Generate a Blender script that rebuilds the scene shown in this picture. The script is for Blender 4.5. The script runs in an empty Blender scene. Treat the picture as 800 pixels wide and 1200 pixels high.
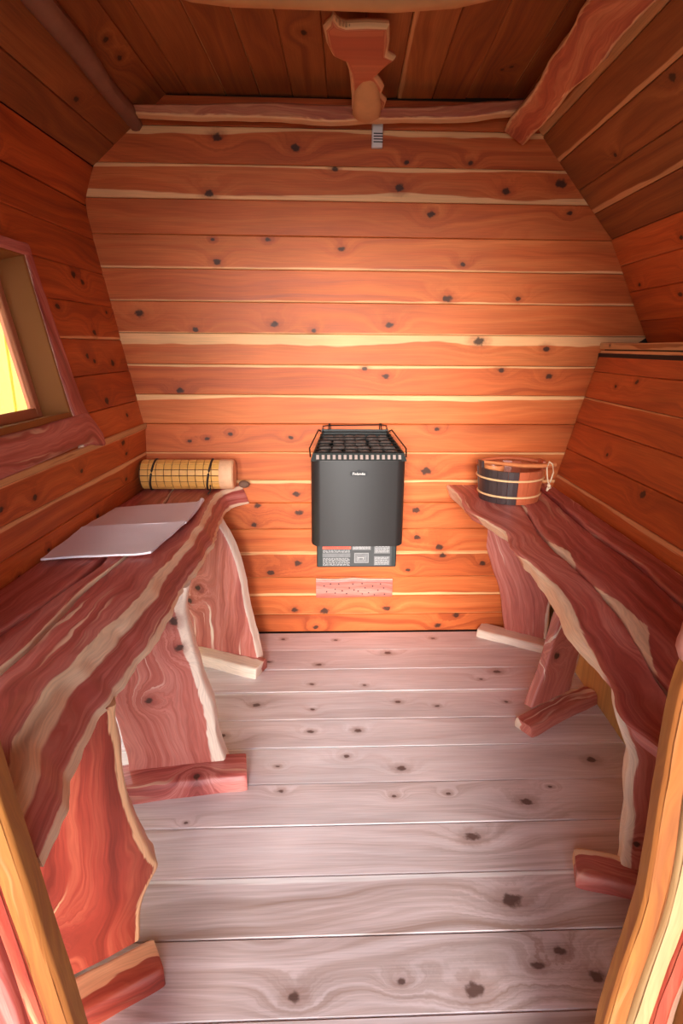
import bpy, bmesh, math, random
from math import sin, cos, radians, pi
from mathutils import Vector, Matrix, noise as mnoise

random.seed(7)
S = bpy.context.scene
C = S.collection

# ------------------------------------------------------------------ camera
cam = bpy.data.cameras.new('camera'); cam_o = bpy.data.objects.new('camera', cam); C.objects.link(cam_o)
cam.sensor_fit = 'VERTICAL'; cam.sensor_height = 36; cam.sensor_width = 24; cam.lens = 680 / 1200 * 36
cam.clip_start = 0.02
pitch, yaw, roll = radians(16), radians(0.6), radians(0.44)
F = Vector((-sin(yaw) * cos(pitch), cos(yaw) * cos(pitch), -sin(pitch)))
R = F.cross(Vector((0, 0, 1))).normalized(); U = R.cross(F)
R2 = cos(roll) * R + sin(roll) * U; U2 = cos(roll) * U - sin(roll) * R
m = Matrix((R2, U2, -F)).transposed().to_4x4(); m.translation = Vector((0, -2.58, 1.35))
cam_o.matrix_world = m
S.camera = cam_o

# ------------------------------------------------------------------ world, light, exposure
w = bpy.data.worlds.new('overcast_sky'); S.world = w; w.use_nodes = True
bg = w.node_tree.nodes['Background']; bg.inputs[0].default_value = (0.84, 0.90, 1.0, 1); bg.inputs[1].default_value = 7.0
S.view_settings.view_transform = 'Standard'; S.view_settings.look = 'None'
S.view_settings.exposure = 0.45; S.view_settings.gamma = 1.0; S.view_settings.use_curve_mapping = False
sun = bpy.data.lights.new('hazy_sun', 'SUN'); sun_o = bpy.data.objects.new('hazy_sun', sun); C.objects.link(sun_o)
sun.energy = 4.6; sun.angle = radians(22); sun.color = (1.0, 0.93, 0.84)
sun_o.rotation_euler = Vector((0.07, 0.98, -0.19)).to_track_quat('-Z', 'Y').to_euler()
sun_o.location = (0.5, -6, 5)
pl_ = bpy.data.lights.new('doorway_portal', 'AREA'); pl_o = bpy.data.objects.new('doorway_portal', pl_); C.objects.link(pl_o)
pl_.shape = 'RECTANGLE'; pl_.size = 0.95; pl_.size_y = 1.95; pl_.cycles.is_portal = True
pl_o.location = (0, -2.10, 0.98); pl_o.rotation_euler = (radians(90), 0, 0)

# ------------------------------------------------------------------ helpers
def tag(o, label=None, cat=None, group=None, kind=None):
    if label: o['label'] = label
    if cat: o['category'] = cat
    if group: o['group'] = group
    if kind: o['kind'] = kind
    return o

def empty(name, loc=(0, 0, 0), rz=0.0, **k):
    o = bpy.data.objects.new(name, None); C.objects.link(o)
    o.location = loc; o.rotation_euler = (0, 0, rz); o.empty_display_size = 0.1
    return tag(o, **k)

def link(name, me, mat, parent=None, M=None):
    o = bpy.data.objects.new(name, me); C.objects.link(o)
    if mat and not me.materials: me.materials.append(mat)
    if parent: o.parent = parent
    if M is not None: o.matrix_basis = M
    return o

def mesh_bm(name, bm, mat, parent=None, M=None, smooth=False):
    bmesh.ops.recalc_face_normals(bm, faces=bm.faces[:])
    me = bpy.data.meshes.new(name); bm.to_mesh(me); bm.free()
    if smooth:
        for p in me.polygons: p.use_smooth = True
        me.set_sharp_from_angle(angle=radians(40))
    return link(name, me, mat, parent, M)

def frame(o, X, Y):
    X = Vector(X).normalized(); Y = Vector(Y); Y = (Y - X * Y.dot(X)).normalized(); Z = X.cross(Y)
    M = Matrix((X, Y, Z)).transposed().to_4x4(); M.translation = Vector(o); return M

def rel(parent_M, M): return parent_M.inverted() @ M

def add_box(bm, x0, x1, y0, y1, z0, z1, b=0.0):
    vs = [bm.verts.new(p) for p in ((x0,y0,z0),(x1,y0,z0),(x1,y1,z0),(x0,y1,z0),(x0,y0,z1),(x1,y0,z1),(x1,y1,z1),(x0,y1,z1))]
    fs = [bm.faces.new([vs[i] for i in f]) for f in ((3,2,1,0),(4,5,6,7),(0,1,5,4),(1,2,6,5),(2,3,7,6),(3,0,4,7))]
    if b:
        es = list({e for f in fs for e in f.edges})
        bmesh.ops.bevel(bm, geom=es, offset=b, segments=1, affect='EDGES')

def box(name, dims, mat, parent=None, b=0.002, M=None):
    bm = bmesh.new(); add_box(bm, *dims, b=b); return mesh_bm(name, bm, mat, parent, M)

def prism(name, pts, z0, z1, mat, parent=None, b=0.0, M=None, smooth=False):
    """polygon in XY extruded from z0 to z1"""
    bm = bmesh.new()
    lo = [bm.verts.new((x, y, z0)) for x, y in pts]; hi = [bm.verts.new((x, y, z1)) for x, y in pts]
    n = len(pts)
    fs = [bm.faces.new(lo[::-1]), bm.faces.new(hi)]
    for i in range(n): fs.append(bm.faces.new((lo[i], lo[(i+1) % n], hi[(i+1) % n], hi[i])))
    if b: bmesh.ops.bevel(bm, geom=list({e for f in fs for e in f.edges}), offset=b, segments=2, affect='EDGES')
    return mesh_bm(name, bm, mat, parent, M, smooth)

def tube(name, pts, rad, mat, parent=None, seg=10, closed=False, M=None, wob=0.0, seed=0, flat=1.0):
    """round bar through pts, rad a number or a list"""
    bm = bmesh.new(); P = [Vector(p) for p in pts]; n = len(P); rings = []
    rr = rad if isinstance(rad, (list, tuple)) else [rad] * n
    up0 = Vector((0, 0, 1))
    for i, p in enumerate(P):
        if closed: t = (P[(i+1) % n] - P[i-1]).normalized()
        else: t = (P[min(i+1, n-1)] - P[max(i-1, 0)]).normalized()
        up = up0 if abs(t.dot(up0)) < 0.95 else Vector((0, 1, 0))
        a = t.cross(up).normalized(); b = a.cross(t)
        ring = []
        for k in range(seg):
            an = 2 * pi * k / seg
            r = rr[i]
            if wob: r *= 1 + wob * mnoise.noise(Vector((cos(an) * 1.3, sin(an) * 1.3, i * 0.35 + seed * 9)))
            ring.append(bm.verts.new(p + a * cos(an) * r + b * sin(an) * r * flat))
        rings.append(ring)
    m_ = n if closed else n - 1
    for i in range(m_):
        A, B = rings[i], rings[(i+1) % n]
        for k in range(seg): bm.faces.new((A[k], A[(k+1) % seg], B[(k+1) % seg], B[k]))
    if not closed:
        bm.faces.new(rings[0][::-1]); bm.faces.new(rings[-1])
    return mesh_bm(name, bm, mat, parent, M, smooth=True)

def lathe(name, prof, mat, parent=None, seg=32, M=None, closed=True):
    bm = bmesh.new(); rings = []
    for r, z in prof: rings.append([bm.verts.new((r * cos(2*pi*k/seg), r * sin(2*pi*k/seg), z)) for k in range(seg)])
    for i in range(len(prof) - 1):
        for k in range(seg): bm.faces.new((rings[i][k], rings[i][(k+1) % seg], rings[i+1][(k+1) % seg], rings[i+1][k]))
    if closed: bm.faces.new(rings[0][::-1]); bm.faces.new(rings[-1])
    return mesh_bm(name, bm, mat, parent, M, smooth=True)

# ------------------------------------------------------------------ materials
class N:
    def __init__(s, name):
        s.m = bpy.data.materials.new(name); s.m.use_nodes = True; s.t = s.m.node_tree
        s.b = s.t.nodes['Principled BSDF']
    def node(s, typ, **k):
        n = s.t.nodes.new(typ)
        for a, v in k.items(): setattr(n, a, v)
        return n
    def put(s, sock, v):
        if v is None: return
        if isinstance(v, bpy.types.NodeSocket): s.t.links.new(v, sock)
        elif isinstance(v, (tuple, list)) and sock.type == 'RGBA' and len(v) == 3: sock.default_value = (*v, 1)
        else: sock.default_value = v
    def M(s, op, a, b=None, c=None, clamp=False):
        n = s.node('ShaderNodeMath', operation=op, use_clamp=clamp)
        for i, v in enumerate((a, b, c)): s.put(n.inputs[i], v)
        return n.outputs[0]
    def V(s, op, a, b=None):
        n = s.node('ShaderNodeVectorMath', operation=op); s.put(n.inputs[0], a); s.put(n.inputs[1], b)
        return n.outputs['Value'] if op == 'LENGTH' else n.outputs[0]
    def xyz(s, x=0.0, y=0.0, z=0.0):
        n = s.node('ShaderNodeCombineXYZ')
        for i, v in enumerate((x, y, z)): s.put(n.inputs[i], v)
        return n.outputs[0]
    def noise(s, vec, scale=1.0, detail=2.0, rough=0.5, dist=0.0):
        n = s.node('ShaderNodeTexNoise'); s.put(n.inputs['Vector'], vec)
        n.inputs['Scale'].default_value = scale; n.inputs['Detail'].default_value = detail
        n.inputs['Roughness'].default_value = rough; n.inputs['Distortion'].default_value = dist
        return n.outputs[0]
    def mix(s, f, a, b, mode='MIX'):
        n = s.node('ShaderNodeMix', data_type='RGBA', blend_type=mode)
        s.put(n.inputs[0], f); s.put(n.inputs[6], a); s.put(n.inputs[7], b); return n.outputs[2]
    def ss(s, v, lo, hi):
        n = s.node('ShaderNodeMapRange', interpolation_type='SMOOTHSTEP'); s.put(n.inputs[0], v)
        s.put(n.inputs[1], lo); s.put(n.inputs[2], hi); return n.outputs[0]
    def ramp(s, f, stops):
        n = s.node('ShaderNodeValToRGB'); s.put(n.inputs[0], f); e = n.color_ramp.elements
        while len(e) > 1: e.remove(e[-1])
        e[0].position = stops[0][0]; e[0].color = (*stops[0][1], 1)
        for p, c in stops[1:]:
            x = e.new(p); x.color = (*c, 1)
        return n.outputs[0]
    def attr(s, name, out='Fac', typ='OBJECT'):
        return s.node('ShaderNodeAttribute', attribute_name=name, attribute_type=typ).outputs[out]
    def bump(s, h, strength=0.3, dist=0.002):
        n = s.node('ShaderNodeBump'); n.inputs['Strength'].default_value = strength; n.inputs['Distance'].default_value = dist
        s.put(n.inputs['Height'], h); s.t.links.new(n.outputs[0], s.b.inputs['Normal'])

def plain(name, col, rough=0.5, metal=0.0, var=0.12, scale=40, bump=0.0, spec=0.5):
    n = N(name); tc = n.node('ShaderNodeTexCoord').outputs['Object']
    k = n.noise(tc, scale, 3)
    f = n.M('MULTIPLY_ADD', k, var * 2, 1 - var)
    n.put(n.b.inputs['Base Color'], n.mix(1.0, col, n.xyz(f, f, f), 'MULTIPLY'))
    n.b.inputs['Roughness'].default_value = rough; n.b.inputs['Metallic'].default_value = metal
    n.b.inputs['Specular IOR Level'].default_value = spec
    if bump: n.bump(k, bump, 0.002)
    return n.m

def knots(n, pos, count, stretch=0.7):
    """dark branch knots read from the object's own k0, k1 ... (x, y, radius); returns ring push, core and halo masks"""
    push = core = halo = None
    wob = n.noise(pos, 60, 2)
    for i in range(count):
        k = n.attr('k%d' % i, 'Vector')
        sp = n.node('ShaderNodeSeparateXYZ'); n.put(sp.inputs[0], k)
        r = n.M('MAXIMUM', sp.outputs[2], 1e-5)
        dv = n.V('MULTIPLY', n.V('SUBTRACT', pos, n.xyz(sp.outputs[0], sp.outputs[1], 0.0)), (stretch, 1, 0))
        d = n.M('DIVIDE', n.V('LENGTH', dv), r)
        d = n.M('ADD', d, n.M('MULTIPLY_ADD', wob, 1.1, -0.55))
        e = n.M('POWER', 2.718, n.M('MULTIPLY', n.M('MULTIPLY', d, d), -0.10))
        c = n.M('SUBTRACT', 1.0, n.ss(d, 0.45, 0.95)); h = n.M('SUBTRACT', 1.0, n.ss(d, 0.8, 2.4))
        push = e if push is None else n.M('ADD', push, e)
        core = c if core is None else n.M('MAXIMUM', core, c)
        halo = h if halo is None else n.M('MAXIMUM', halo, h)
    return push, core, halo

def board_mat(name, dark, mid, light, sap, knotc, rough=0.5, nk=5, contrast=1.35, haloc=None, spec=0.3):
    n = N(name)
    sp = n.node('ShaderNodeSeparateXYZ'); n.put(sp.inputs[0], n.node('ShaderNodeTexCoord').outputs['Object'])
    x, y = sp.outputs[0], sp.outputs[1]; pos = n.xyz(x, y, 0.0)
    seed = n.attr('seed'); hw = n.attr('hw'); tone = n.attr('tone')
    sx = n.M('MULTIPLY_ADD', seed, 13.0, x)
    push, core, halo = knots(n, pos, nk)
    low = n.noise(n.xyz(n.M('MULTIPLY', sx, 1.1), n.M('MULTIPLY', y, 5.0), seed), 1.0, 2)
    f = n.M('ADD', n.M('MULTIPLY', y, 20.0), n.M('ADD', n.M('MULTIPLY', low, 4.0), n.M('MULTIPLY', push, 1.3)))
    g = n.noise(n.xyz(n.M('MULTIPLY', sx, 0.45), f, seed), 1.5, 4, 0.62)
    fine = n.noise(n.xyz(n.M('MULTIPLY', sx, 7.0), n.M('MULTIPLY', y, 300.0), seed), 1.0, 2)
    blot = n.noise(n.xyz(n.M('MULTIPLY', sx, 2.2), n.M('MULTIPLY', y, 9.0), seed), 1.0, 3)
    c = n.ramp(n.M('ADD', g, n.M('MULTIPLY_ADD', tone, 0.30, -0.15)), [(0.22, dark), (0.48, mid), (0.80, light)])
    v = n.M('ADD', n.M('MULTIPLY_ADD', fine, 0.34 * contrast, 1 - 0.17 * contrast), n.M('MULTIPLY_ADD', blot, 0.5 * contrast, -0.25 * contrast))
    # sapwood along either edge
    n2 = n.noise(n.xyz(n.M('MULTIPLY', sx, 1.6), seed, 0.0), 1.0, 3)
    wv = n.M('MULTIPLY_ADD', n2, 2.2, -0.35)
    lo = n.M('SUBTRACT', n.M('MULTIPLY', n.attr('sapa'), wv), n.M('ADD', y, hw))
    hi = n.M('SUBTRACT', n.M('MULTIPLY', n.attr('sapb'), wv), n.M('SUBTRACT', hw, y))
    sm = n.ss(n.M('ADD', n.M('MAXIMUM', lo, hi), n.M('MULTIPLY_ADD', fine, 0.006, -0.003)), -0.002, 0.004)
    sm = n.M('MULTIPLY', sm, n.M('GREATER_THAN', n.M('MAXIMUM', n.attr('sapa'), n.attr('sapb')), 0.001))
    c = n.mix(n.M('MULTIPLY', sm, 0.9), c, sap)
    c = n.mix(n.M('MULTIPLY', halo, 0.45), c, haloc or dark)
    c = n.mix(n.M('MULTIPLY', core, 0.88), c, knotc)
    c = n.mix(1.0, c, n.xyz(v, v, v), 'MULTIPLY')
    n.put(n.b.inputs['Base Color'], c)
    n.put(n.b.inputs['Roughness'], n.M('MULTIPLY_ADD', g, 0.25, rough - 0.12))
    n.b.inputs['Specular IOR Level'].default_value = spec
    n.bump(n.M('ADD', n.M('MULTIPLY', g, 0.6), n.M('MULTIPLY', fine, 0.4)), 0.25, 0.0015)
    return n.m

def slab_mat(name, dark, mid, light, sap, rough=0.34, streak=1.0, nk=4, wav=3.6, lf=1.6):
    """live-edge slab: ea / eb are the distances from the two waney edges, tl the length"""
    n = N(name)
    pos = n.node('ShaderNodeTexCoord').outputs['Object']
    sp = n.node('ShaderNodeSeparateXYZ'); n.put(sp.inputs[0], pos); flat = n.xyz(sp.outputs[0], sp.outputs[1], 0.0)
    ea = n.attr('ea', typ='GEOMETRY'); eb = n.attr('eb', typ='GEOMETRY'); tl = n.attr('tl', typ='GEOMETRY')
    seed = n.attr('seed'); sl = n.M('MULTIPLY_ADD', seed, 7.0, tl)
    push, core, halo = knots(n, flat, nk, 0.9)
    w1 = n.noise(n.xyz(n.M('MULTIPLY', sl, lf), n.M('MULTIPLY', ea, 5.0), seed), 1.0, 2)
    w2 = n.noise(n.xyz(n.M('MULTIPLY', sl, 6.0), n.M('MULTIPLY', ea, 14.0), seed), 1.0, 2)
    f = n.M('ADD', n.M('MULTIPLY', ea, 26.0), n.M('ADD', n.M('MULTIPLY', w1, wav), n.M('ADD', n.M('MULTIPLY', w2, 1.1), n.M('MULTIPLY', push, 3.0))))
    g = n.noise(n.xyz(n.M('MULTIPLY', sl, 0.9), f, seed), 1.3, 4, 0.65)
    fine = n.noise(n.xyz(n.M('MULTIPLY', sl, 14.0), n.M('MULTIPLY', f, 9.0), seed), 1.0, 2)
    c = n.ramp(g, [(0.22, dark), (0.46, mid), (0.62, light), (0.68, mid), (0.85, light)])
    # thin pale growth streaks
    g2 = n.noise(n.xyz(n.M('MULTIPLY', sl, 1.3), n.M('MULTIPLY', f, 1.35), n.M('ADD', seed, 5.0)), 1.0, 3)
    st = n.M('MULTIPLY', n.ss(g2, 0.60, 0.66), n.M('SUBTRACT', 1.0, n.ss(g2, 0.68, 0.76)))
    st = n.M('MULTIPLY', st, n.ss(n.noise(n.xyz(n.M('MULTIPLY', sl, 2.0), n.M('MULTIPLY', ea, 7.0), 3.0), 1.0, 1), 0.42, 0.62))
    c = n.mix(n.M('MULTIPLY', st, 0.62 * streak), c, sap)
    # sapwood bands
    n2 = n.noise(n.xyz(n.M('MULTIPLY', sl, 4.0), seed, 0.0), 1.0, 3)
    wv = n.M('MULTIPLY_ADD', n2, 2.0, -0.1)
    sw = n.attr('sw', typ='GEOMETRY'); a = n.M('SUBTRACT', n.M('MULTIPLY', n.M('MULTIPLY', n.attr('sapa'), sw), wv), ea); b = n.M('SUBTRACT', n.M('MULTIPLY', n.attr('sapb'), wv), eb)
    cut = n.attr('sapc')     # below this (on the waney face) the sapwood stops again
    a = n.M('MULTIPLY', n.ss(n.M('ADD', a, n.M('MULTIPLY_ADD', fine, 0.008, -0.004)), -0.001, 0.003), 1.0)
    a = n.M('MAXIMUM', n.M('MULTIPLY', a, n.ss(n.M('ADD', ea, n.M('MULTIPLY', w2, 0.03)), n.M('SUBTRACT', cut, 0.004), n.M('ADD', cut, 0.004))),
            n.M('SUBTRACT', 1.0, n.ss(n.M('ADD', ea, n.M('MULTIPLY_ADD', w2, 0.03, n.M('MULTIPLY', n.attr('sapd'), -1.0))), -0.004, 0.004)))
    b = n.M('MULTIPLY', n.ss(n.M('ADD', b, n.M('MULTIPLY_ADD', fine, 0.008, -0.004)), -0.001, 0.003), n.M('GREATER_THAN', n.attr('sapb'), 0.001))
    sm = n.M('MAXIMUM', n.M('MULTIPLY', n.M('MULTIPLY', a, n.ss(n.M('ADD', sw, n.M('MULTIPLY_ADD', w2, 0.5, -0.25)), 0.0, 0.25)), n.M('GREATER_THAN', n.attr('sapa'), 0.001)), b)
    c = n.mix(n.M('MULTIPLY', sm, 0.92), c, sap)
    c = n.mix(n.M('MULTIPLY', halo, 0.5), c, dark)
    c = n.mix(n.M('MULTIPLY', core, 0.9), c, (0.035, 0.014, 0.008))
    v = n.M('MULTIPLY_ADD', fine, 0.56, 0.72)
    n.put(n.b.inputs['Base Color'], n.mix(1.0, c, n.xyz(v, v, v), 'MULTIPLY'))
    n.put(n.b.inputs['Roughness'], n.M('MULTIPLY_ADD', g, 0.2, rough))
    n.bump(n.M('ADD', g, n.M('MULTIPLY', fine, 0.3)), 0.3, 0.002)
    return n.m

M_WALL = board_mat('cedar_boards', (0.34, 0.056, 0.012), (0.57, 0.118, 0.026), (0.70, 0.195, 0.052), (0.92, 0.50, 0.22), (0.022, 0.013, 0.008), 0.5)
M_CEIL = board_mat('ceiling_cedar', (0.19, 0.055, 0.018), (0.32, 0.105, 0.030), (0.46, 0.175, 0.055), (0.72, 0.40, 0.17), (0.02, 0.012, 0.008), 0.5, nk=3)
M_FLOOR = board_mat('pale_floor_boards', (0.44, 0.31, 0.27), (0.72, 0.60, 0.60), (0.84, 0.76, 0.78), (0.92, 0.88, 0.88), (0.10, 0.05, 0.04), 0.36, nk=6, haloc=(0.34, 0.20, 0.16))
M_SLAB = slab_mat('red_cedar_slab', (0.20, 0.028, 0.022), (0.44, 0.092, 0.074), (0.60, 0.20, 0.165), (0.88, 0.64, 0.44))
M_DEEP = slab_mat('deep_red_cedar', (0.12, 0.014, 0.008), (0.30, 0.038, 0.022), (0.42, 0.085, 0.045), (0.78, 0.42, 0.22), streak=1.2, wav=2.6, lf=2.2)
M_LEG = slab_mat('red_cedar_leg_slab', (0.26, 0.045, 0.03), (0.50, 0.13, 0.095), (0.62, 0.22, 0.17), (0.88, 0.70, 0.56), streak=1.6, wav=2.6, lf=2.2)
M_HONEY = slab_mat('honey_cedar', (0.22, 0.055, 0.012), (0.30, 0.092, 0.015), (0.35, 0.125, 0.022), (0.72, 0.46, 0.22), rough=0.6, streak=0.3)
M_PALE = slab_mat('pale_sapwood', (0.32, 0.17, 0.065), (0.39, 0.225, 0.095), (0.44, 0.27, 0.125), (0.8, 0.6, 0.38), rough=0.6, streak=0.3)
M_BEAM = slab_mat('beam_cedar', (0.28, 0.05, 0.03), (0.50, 0.13, 0.06), (0.66, 0.26, 0.12), (0.86, 0.56, 0.28), rough=0.5, streak=0.7)
M_GREYLOG = plain('weathered_log', (0.26, 0.13, 0.08), 0.7, var=0.3, scale=14, bump=0.4)
M_SUB = plain('dark_backing', (0.035, 0.016, 0.008), 0.9)
M_PLY = board_mat('yellow_panel', (0.42, 0.20, 0.06), (0.55, 0.28, 0.08), (0.64, 0.36, 0.12), (0.9, 0.6, 0.3), (0.03, 0.02, 0.01), 0.5, nk=1)

# ------------------------------------------------------------------ boards
def board(parent, M, quad, mat, t=0.018, c=0.003, name='board', sapa=0.0, sapb=0.0, tone=None, kn=()):
    """quad: bl, br, tr, tl in the board's own plane; Z faces the room"""
    cx = sum(p[0] for p in quad) / 4; cy = sum(p[1] for p in quad) / 4
    q = [(x - cx, y - cy) for x, y in quad]
    hw = (q[3][1] - q[0][1]) / 2
    sg = ((1, 1), (-1, 1), (-1, -1), (1, -1))
    vs = [(x + s[0] * c, y + s[1] * c, 0) for (x, y), s in zip(q, sg)] + [(x, y, -c) for x, y in q] + [(x, y, -t) for x, y in q]
    fs = [(0, 1, 2, 3), (11, 10, 9, 8)]
    for i in range(4):
        j = (i + 1) % 4; fs += [(4+i, 4+j, j, i), (8+i, 8+j, 4+j, 4+i)]
    me = bpy.data.meshes.new(name); me.from_pydata(vs, [], fs); me.update()
    o = link(name, me, mat, parent, M @ Matrix.Translation((cx, cy, random.uniform(-0.0012, 0.0012))))
    o['hw'] = float(hw); o['seed'] = random.uniform(0, 10); o['tone'] = float(random.uniform(0, 1) if tone is None else tone)
    o['sapa'] = float(sapa); o['sapb'] = float(sapb)
    for i, (kx, ky, kr) in enumerate(kn): o['k%d' % i] = [float(kx - cx), float(ky - cy), float(kr)]
    return o

def rknots(x0, x1, y0, y1, n, rmin=0.008, rmax=0.017):
    return [(random.uniform(x0 + .05, x1 - .05), random.uniform(y0 + .02, y1 - .02), random.uniform(rmin, rmax)) for _ in range(n)]

TH = radians(2.8)                      # the back wall and the floor boards stand slightly out of square
UB = Vector((cos(TH), sin(TH), 0)); VB = Vector((-sin(TH), cos(TH), 0))
YF = -1.97                             # inner face of the front wall

def sheet(name, pts, t, mat, parent=None, kind='structure'):
    """thick backing panel: quad of points, thickness away from the room (pts counter-clockwise seen from the room)"""
    P = [Vector(p) for p in pts]; nrm = (P[1] - P[0]).cross(P[2] - P[0]).normalized()
    bm = bmesh.new(); a = [bm.verts.new(p - nrm * 0.0185) for p in P]; b = [bm.verts.new(p - nrm * (0.0185 + t)) for p in P]
    n = len(P); bm.faces.new(a); bm.faces.new(b[::-1])
    for i in range(n): bm.faces.new((a[i], b[i], b[(i+1) % n], a[(i+1) % n]))
    o = mesh_bm(name, bm, mat, parent)
    if kind: tag(o, kind=kind)
    return o

# --- floor
fl = sheet('floor', [(-1.0, YF - .1, 0), (1.05, YF - .1, 0), (1.05, 0.08, 0), (-1.0, 0.08, 0)], 0.04, M_SUB)
FK = [(-0.303, -0.072, 0.01), (-0.054, -0.086, 0.01), (-0.354, -0.28, 0.01), (-0.135, -0.307, 0.013), (-0.163, -0.46, 0.009), (0.056, -0.472, 0.009), (-0.377, -0.597, 0.014), (-0.158, -0.631, 0.008), (-0.48, -0.78, 0.013), (-0.162, -0.765, 0.011), (0.009, -0.764, 0.013), (-0.038, -0.9, 0.01), (-0.27, -0.944, 0.007), (-0.252, -1.057, 0.009), (-0.522, -1.175, 0.006), (0.181, -0.211, 0.017), (0.414, -0.079, 0.01), (0.636, -0.381, 0.016), (0.549, -0.439, 0.009), (0.179, -0.589, 0.011), (0.329, -0.621, 0.009), (0.609, -0.6, 0.009), (0.69, -0.849, 0.008), (0.872, -0.863, 0.015), (0.796, -0.94, 0.017), (0.141, -0.964, 0.015), (0.103, -1.088, 0.007), (0.273, -1.082, 0.007), (0.508, -1.124, 0.018), (0.607, -1.062, 0.007), (0.307, -1.248, 0.019), (0.358, -1.45, 0.024), (0.05, -1.636, 0.01), (0.208, -1.658, 0.021), (0.365, -1.612, 0.013), (0.428, -1.581, 0.014), (0.489, -1.64, 0.018), (-0.184, -1.66, 0.014), (-0.084, -1.691, 0.017)]
MF = frame((0, 0, 0), UB, VB)
seams = [-0.01, -0.177, -0.346, -0.514, -0.694, -0.853, -1.026, -1.196, -1.364, -1.529, -1.704, -1.875, -2.05]
for i in range(len(seams) - 1):
    a, b = seams[i+1], seams[i]
    k = [q for q in FK if a + .012 < q[1] < b - .012][:6]
    sb = {1: .012, 3: .02, 5: .01, 8: .02}.get(i, 0)
    board(fl, MF, [(-.93, a + .001), (.972, a + .001), (.972, b - .001), (-.93, b - .001)], M_FLOOR, c=0.0025, name='floor_board', sapb=sb, kn=k, tone=0.8 if i < 6 else (0.5 if i < 8 else .12))

# --- back wall
zt = 2.27
PROF_R = [(0.93, 0.0), (0.94, 0.70), (0.956, 0.771), (1.092, 1.34), (1.092, 1.352), (1.30, 1.353), (1.292, 1.374), (1.078, 1.779), (0.73, 2.174), (0.66, zt)]
PROF_L = [(-0.89, 0.0), (-0.905, 0.74), (-0.885, 0.90), (-0.894, 1.006), (-0.962, 1.367), (-0.997, 1.512), (-1.047, 1.878), (-1.005, 2.014), (-0.807, 2.177), (-0.72, zt)]
def prof_x(P, z):
    for (x0, z0), (x1, z1) in zip(P, P[1:]):
        if z0 <= z <= z1 and z1 > z0: return x0 + (x1 - x0) * (z - z0) / (z1 - z0)
    return P[-1][0] if z > P[-1][1] else P[0][0]
MB = frame((0, 0, 0), UB, (0, 0, 1))
bw = sheet('wall_back', [MB @ Vector(p) for p in ((-1.16, -.02, 0), (1.4, -.02, 0), (1.4, 2.32, 0), (-1.16, 2.32, 0))], 0.04, M_SUB)
BK = [(-0.521, 2.122, 0.018), (-0.218, 2.092, 0.018), (-0.064, 2.02, 0.013), (-0.562, 1.925, 0.018), (0.219, 2.049, 0.011), (0.474, 2.051, 0.011), (0.195, 1.958, 0.018), (0.627, 1.953, 0.016), (0.846, 1.984, 0.022), (0.327, 1.864, 0.015), (0.894, 1.876, 0.011), (-0.334, 1.761, 0.011), (-0.557, 1.758, 0.009), (-0.544, 1.675, 0.015), (-0.035, 1.729, 0.013), (0.468, 1.677, 0.011), (0.412, 1.543, 0.018), (-0.875, 1.473, 0.018), (-0.317, 1.434, 0.016), (-0.648, 1.41, 0.013), (-0.152, 1.411, 0.011), (0.17, 1.435, 0.016), (0.666, 1.46, 0.015), (0.713, 1.546, 0.011), (0.558, 1.372, 0.022), (0.855, 1.342, 0.015), (-0.729, 1.158, 0.015), (0.068, 1.255, 0.011), (0.161, 1.223, 0.015), (0.664, 1.252, 0.015), (0.879, 1.227, 0.015), (1.0, 1.18, 0.015), (0.392, 1.159, 0.011), (-0.702, 0.939, 0.011), (-0.623, 0.95, 0.011), (-0.521, 0.969, 0.011), (-0.254, 0.955, 0.011), (0.397, 0.994, 0.011), (0.711, 0.979, 0.011), (0.85, 0.988, 0.011), (0.357, 0.804, 0.022), (-0.411, 0.642, 0.015), (-0.234, 0.696, 0.015), (-0.224, 0.607, 0.018), (-0.43, 0.55, 0.015), (0.318, 0.618, 0.018), (0.328, 0.484, 0.015), (0.439, 0.437, 0.018), (0.454, 0.394, 0.015), (-0.231, 0.359, 0.018), (-0.361, 0.313, 0.018), (0.294, 0.321, 0.011), (0.65, 0.353, 0.015), (-0.251, 0.117, 0.015), (-0.106, 0.110, 0.020), (0.197, 0.121, 0.018), (-0.148, 0.024, 0.013), (0.538, 0.08, 0.016), (0.453, 0.027, 0.016)]
bs = [0.0, .092, .19, .287, .41, .528, .655, .762, .889, 1.016, 1.142, 1.269, 1.396, 1.522, 1.648, 1.775, 1.906, 2.03, 2.16, 2.262]
SAP = {17: (0, .03), 16: (.03, .016), 14: (.010, 0), 13: (.010, 0), 12: (.006, 0), 11: (.0, .045), 9: (.0, .022), 7: (0, .008), 6: (.0, .014), 3: (0, .012), 2: (.018, .0), 10: (.0, .014), 4: (.008, .0), 1: (.004, 0)}
for i in range(len(bs) - 1):
    a, b = bs[i] + .0008, bs[i+1] - .0008
    k = [q for q in BK if a + .008 < q[1] < b - .006][:5]
    s = SAP.get(i, (0, 0))
    r0, r1 = prof_x(PROF_R, a), prof_x(PROF_R, b)
    if b > 1.30 and a < 1.36: r1 = 1.278; r0 = 1.10
    l0, l1 = prof_x(PROF_L, a), prof_x(PROF_L, b)
    board(bw, MB, [(l0 - .012, a), (r0 + .012, a), (r1 + .012, b), (l1 - .012, b)], M_WALL, c=0.003, sapa=s[0], sapb=s[1], kn=k, tone={11: 1.0, 9: .8, 16: .6, 8: .55, 10: .5}.get(i, random.uniform(.2, .8)))

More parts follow.
